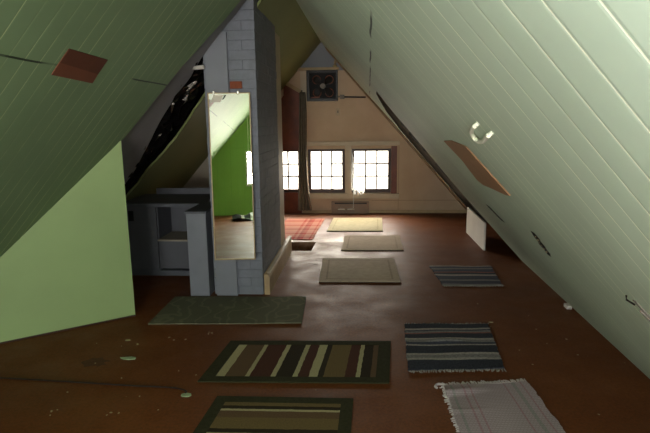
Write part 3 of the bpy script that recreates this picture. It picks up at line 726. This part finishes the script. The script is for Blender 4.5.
# three pale mats towards the windows
def pale(nm, base, line):
    m, nt, b = new_mat(nm, 0.9, 0.15)
    uv = nt.nodes.new('ShaderNodeUVMap').outputs[0]; sp = nt.nodes.new('ShaderNodeSeparateXYZ'); nt.links.new(uv, sp.inputs[0])
    def edist(s): return math_n(nt, 'SUBTRACT', 0.5, math_n(nt, 'ABSOLUTE', math_n(nt, 'SUBTRACT', s, 0.5)))
    d_ = math_n(nt, 'MINIMUM', edist(sp.outputs[0]), edist(sp.outputs[1]))
    c = ramp(nt, d_, [(0, base), (0.075, line), (0.10, base)], 'CONSTANT')
    f = ramp(nt, noise(nt, 16, 5), [(0.35, (0.86,)*3+(1,)), (0.65, (1.04,)*3+(1,))])
    mm = nt.nodes.new('ShaderNodeMix'); mm.data_type = 'RGBA'; mm.blend_type = 'MULTIPLY'; mm.inputs[0].default_value = 1
    nt.links.new(c, mm.inputs[6]); nt.links.new(f, mm.inputs[7]); nt.links.new(mm.outputs[2], b.inputs['Base Color'])
    bump(nt, b, noise(nt, 120, 2), 0.5, 0.003); return m
EDGE = plain('dark mat binding', srgb(60, 48, 36), 0.9, 0.1, 30, 0)
def pale_mat(c, label, base, line):
    e = rug_empty('pale_mat', c, label, 'mat', None); cen = bil(c, .5, .5)
    rug_mesh('pile', c, pale('pale mat pile', base, line), e, th=0.014, wave=0.001, org=cen)
    rug_mesh('front_edge', c, EDGE, e, u0=-0.004, u1=1.004, v0=-0.006, v1=0.006, th=0.008, wave=0, nu=4, nv=1, org=cen)  # darker strip along the front edge only
pale_mat([(-0.378, 4.685), (0.383, 4.695), (0.376, 5.525), (-0.399, 5.515)], 'grey beige mat, nearest of the three pale mats, beyond the chimney foot', srgb(172, 156, 134), srgb(150, 134, 114))
pale_mat([(-0.214, 5.90), (0.51, 5.906), (0.521, 6.67), (-0.189, 6.665)], 'worn beige mat, middle one of the three pale mats', srgb(168, 150, 126), srgb(146, 128, 106))
pale_mat([(-0.444, 6.962), (0.318, 6.968), (0.348, 7.92), (-0.40, 7.92)], 'cream mat closest to the windows and heater', srgb(186, 176, 140), srgb(170, 160, 126))
# red plaid rug
m, nt, b = new_mat('red and cream plaid rug', 0.95, 0.1)
uv = nt.nodes.new('ShaderNodeUVMap').outputs[0]; sp = nt.nodes.new('ShaderNodeSeparateXYZ'); nt.links.new(uv, sp.inputs[0])
R1, R2, R3 = srgb(150, 50, 40), srgb(176, 120, 100), srgb(120, 34, 28)
cu_ = ramp(nt, sp.outputs[0], [(0, R2), (0.42, R2), (0.5, R1), (0.56, R2), (0.62, R3), (0.68, R1), (0.76, R2), (0.9, R1), (0.94, R2)], 'CONSTANT')
cv_ = ramp(nt, sp.outputs[1], [(0, R1), (0.1, R2), (0.22, R1), (0.27, R2), (0.42, R3), (0.47, R2), (0.6, R1), (0.66, R2), (0.82, R1), (0.9, R2)], 'CONSTANT')
nt.links.new(mix(nt, 0.5, cu_, cv_), b.inputs['Base Color']); bump(nt, b, noise(nt, 100, 2), 0.5, 0.003)
rc = [(-1.15, 6.46), (-0.60, 6.46), (-0.535, 7.89), (-1.12, 7.89)]
o = rug_mesh('red_rug', rc, m, th=0.006, wave=0.001, edge=0.004); tag(o, 'red plaid rug beyond the stair opening, under the curtain', 'rug')

# bundle of striped cloth near the back window (seen in the mirror)
cc = [(-1.5, -2.0), (-0.95, -2.05), (-0.9, -1.5), (-1.45, -1.45)]
mcloth = stripes('black and white blanket', 0, [(0, srgb(40, 44, 40)), (0.3, srgb(190, 192, 186)), (0.4, srgb(50, 56, 50)), (0.62, srgb(200, 204, 200)), (0.8, srgb(36, 40, 38))])
o = rug_mesh('blanket', cc, mcloth, th=0.02, wave=0.03, zf=lambda u, v: 0.05*math.sin(PI*u)*math.sin(PI*v)*(1+0.5*math.sin(11*u)))
tag(o, 'rumpled black and white striped blanket on the floor, seen in the mirror', 'blanket')

# ------------------------------------------------------------------ bits on the floor
bm = B(); tube(bm, smoothpts([Vector(p) for p in ((-2.75, 2.78, 0.005), (-2.2, 2.76, 0.005), (-1.7, 2.73, 0.005), (-1.3, 2.70, 0.005), (-1.08, 2.69, 0.005), (-0.985, 2.66, 0.005), (-0.975, 2.63, 0.005))]), 0.0045, 6)  # crack line in the floor, built as a thin dark tube
tag(obj('cord', bm, M['cord'], smooth=True), 'thin dark crack line across the floor left of the olive mats', 'cord')
def flake(x, y, sx, sy, label, mat=M['chip'], rot=0.0, group=None):
    bm = B(); n = 9
    pts = [Vector((sx*math.cos(2*PI*k/n)*random.uniform(0.7, 1.1), sy*math.sin(2*PI*k/n)*random.uniform(0.7, 1.1), 0.001)) for k in range(n)]
    prism(bm, [pts], (0, 0, 0.004)); o = obj('paint_flake', bm, mat); o.location = (x, y, 0); o.rotation_euler = (0, 0, rot); tag(o, label, 'paint flake', group); return o
flake(-1.49, 3.05, 0.06, 0.022, 'large pale green paint flake on the bare floor at left')
flake(-0.965, 2.615, 0.03, 0.025, 'pale green paint flake at the end of the dark crack line')
rs = random.Random(3)
f0 = flake(-1.62, 3.33, 0.022, 0.014, 'tiny pale flake scattered on the left part of the floor', M['chipwhite'], 0, 'scattered flakes on the left floor')
for k in range(22):
    o = f0.copy(); COL.objects.link(o); o.location = (rs.uniform(-1.9, -0.95), rs.uniform(2.35, 3.5), 0); o.rotation_euler = (0, 0, rs.uniform(0, 6)); s_ = rs.uniform(0.2, 0.45); o.scale = (s_, s_, 0.6)
f1 = flake(0.98, 3.75, 0.018, 0.01, 'tiny pale flake scattered on the right part of the floor', M['chipwhite'], 0, 'scattered flakes on the right floor')
for k in range(10):
    o = f1.copy(); COL.objects.link(o); o.location = (rs.uniform(0.95, 1.45), rs.uniform(2.5, 4.4), 0); o.rotation_euler = (0, 0, rs.uniform(0, 6)); s_ = rs.uniform(0.2, 0.45); o.scale = (s_, s_, 0.6)
bm = B(); n = 18
prism(bm, [[Vector((0.09*math.cos(2*PI*k/n)*random.uniform(0.6, 1.1), 0.07*math.sin(2*PI*k/n)*random.uniform(0.6, 1.1), 0.0006)) for k in range(n)]], (0, 0, 0.0012))
o = obj('floor_stain', bm, plain('dark floor stain', srgb(80, 42, 22), 0.7, 0.2, 20, 0)); o.location = (-1.68, 2.99, 0); tag(o, 'dark brown stain on the floor left of the large flake', 'stain')

# rail and hanging cord on the back gable (seen in the mirror)
bm = B(); box(bm, -1.75, 0.55, YB, YB+0.025, 1.41, 1.47, 0.004); struct('trim_9', bm, M['backgreen'])
bm = B(); tube(bm, [(-1.16, YB+0.05, 2.05), (-1.155, YB+0.05, 1.7), (-1.16, YB+0.05, 1.36)], 0.008, 6); tube(bm, [(-1.16, YB, 2.05), (-1.16, YB+0.05, 2.05)], 0.008, 6)
tag(obj('cord', bm, M['hook']), 'pale pull cord hanging on the green back wall, seen in the mirror', 'cord')

# ------------------------------------------------------------------ light
fl_ = bpy.data.lights.new('camera_flash', 'POINT'); fl_.energy = 30; fl_.shadow_soft_size = 0.03
fo = bpy.data.objects.new('camera_flash', fl_); COL.objects.link(fo); fo.location = (0.03, -0.03, 1.56)
w = bpy.data.worlds.new('overcast'); sc.world = w; SUNSIDE, FARSIDE = 130.0, 60.0; w.use_nodes = True; nt = w.node_tree
bg = nt.nodes['Background']
tcw = nt.nodes.new('ShaderNodeTexCoord').outputs['Generated']; sp = nt.nodes.new('ShaderNodeSeparateXYZ'); nt.links.new(tcw, sp.inputs[0])
skyc = ramp(nt, math_n(nt, 'ADD', math_n(nt, 'MULTIPLY', sp.outputs[2], 0.5), 0.5), [(0.47, (1.0, 0.97, 0.92, 1)), (0.52, (0.64, 0.64, 0.63, 1)), (1.0, (0.57, 0.6, 0.62, 1))])
# the sky is far brighter on the sun's side, behind the back gable
mr_ = nt.nodes.new('ShaderNodeMapRange'); mr_.interpolation_type = 'SMOOTHSTEP'
mr_.inputs[1].default_value = -0.35; mr_.inputs[2].default_value = 0.35; mr_.inputs[3].default_value = SUNSIDE; 
far = nt.nodes.new('ShaderNodeMapRange'); far.inputs[1].default_value = 0.03; far.inputs[2].default_value = 0.3; far.inputs[3].default_value = 5.0; far.inputs[4].default_value = FARSIDE
nt.links.new(sp.outputs[2], far.inputs[0]); nt.links.new(far.outputs[0], mr_.inputs[4])
nt.links.new(sp.outputs[1], mr_.inputs[0]); nt.links.new(mr_.outputs[0], bg.inputs['Strength'])
warm = nt.nodes.new('ShaderNodeMapRange'); warm.inputs[1].default_value = -0.3; warm.inputs[2].default_value = 0.3
nt.links.new(sp.outputs[1], warm.inputs[0])
nt.links.new(mix(nt, warm.outputs[0], skyc, (1.0, 0.90, 0.78, 1)), bg.inputs['Color'])
def portal(name, x0, x1, z0, z1, y, rx):
    l = bpy.data.lights.new(name, 'AREA'); l.shape = 'RECTANGLE'; l.size = x1-x0; l.size_y = z1-z0; l.cycles.is_portal = True
    o = bpy.data.objects.new(name, l); COL.objects.link(o); o.location = ((x0+x1)/2, y, (z0+z1)/2); o.rotation_euler = (rx, 0, 0)
for a, c in WINS: portal('window_portal', a, c, WZ0, WZ1, YF+0.15, -PI/2)
for a, c in BW: portal('window_portal', a, c, BZ0, BZ1, YB-0.15, PI/2)

# ------------------------------------------------------------------ camera
f = 520.0
cam = bpy.data.cameras.new('camera'); cam.sensor_width = 36; cam.lens = 36*f/650; cam.clip_start = 0.02; cam.clip_end = 200
co = bpy.data.objects.new('camera', cam); COL.objects.link(co); co.location = (0, 0, 1.5)
p, yv, rl = math.atan(96/f), math.atan(35/f), math.radians(0.7)
fw = Vector((-math.sin(yv)*math.cos(p), math.cos(yv)*math.cos(p), -math.sin(p)))
r0 = Vector((math.cos(yv), math.sin(yv), 0)); u0 = r0.cross(fw)
rt = r0*math.cos(rl)-u0*math.sin(rl); up = u0*math.cos(rl)+r0*math.sin(rl)
co.rotation_euler = Matrix((rt, up, -fw)).transposed().to_euler()
sc.camera = co
sc.view_settings.view_transform = 'Standard'; sc.view_settings.look = 'None'
sc.view_settings.gamma = 1; sc.view_settings.use_curve_mapping = False; sc.view_settings.exposure = 0.0
sc.cycles.max_bounces = 10; sc.cycles.diffuse_bounces = 6; sc.cycles.glossy_bounces = 5
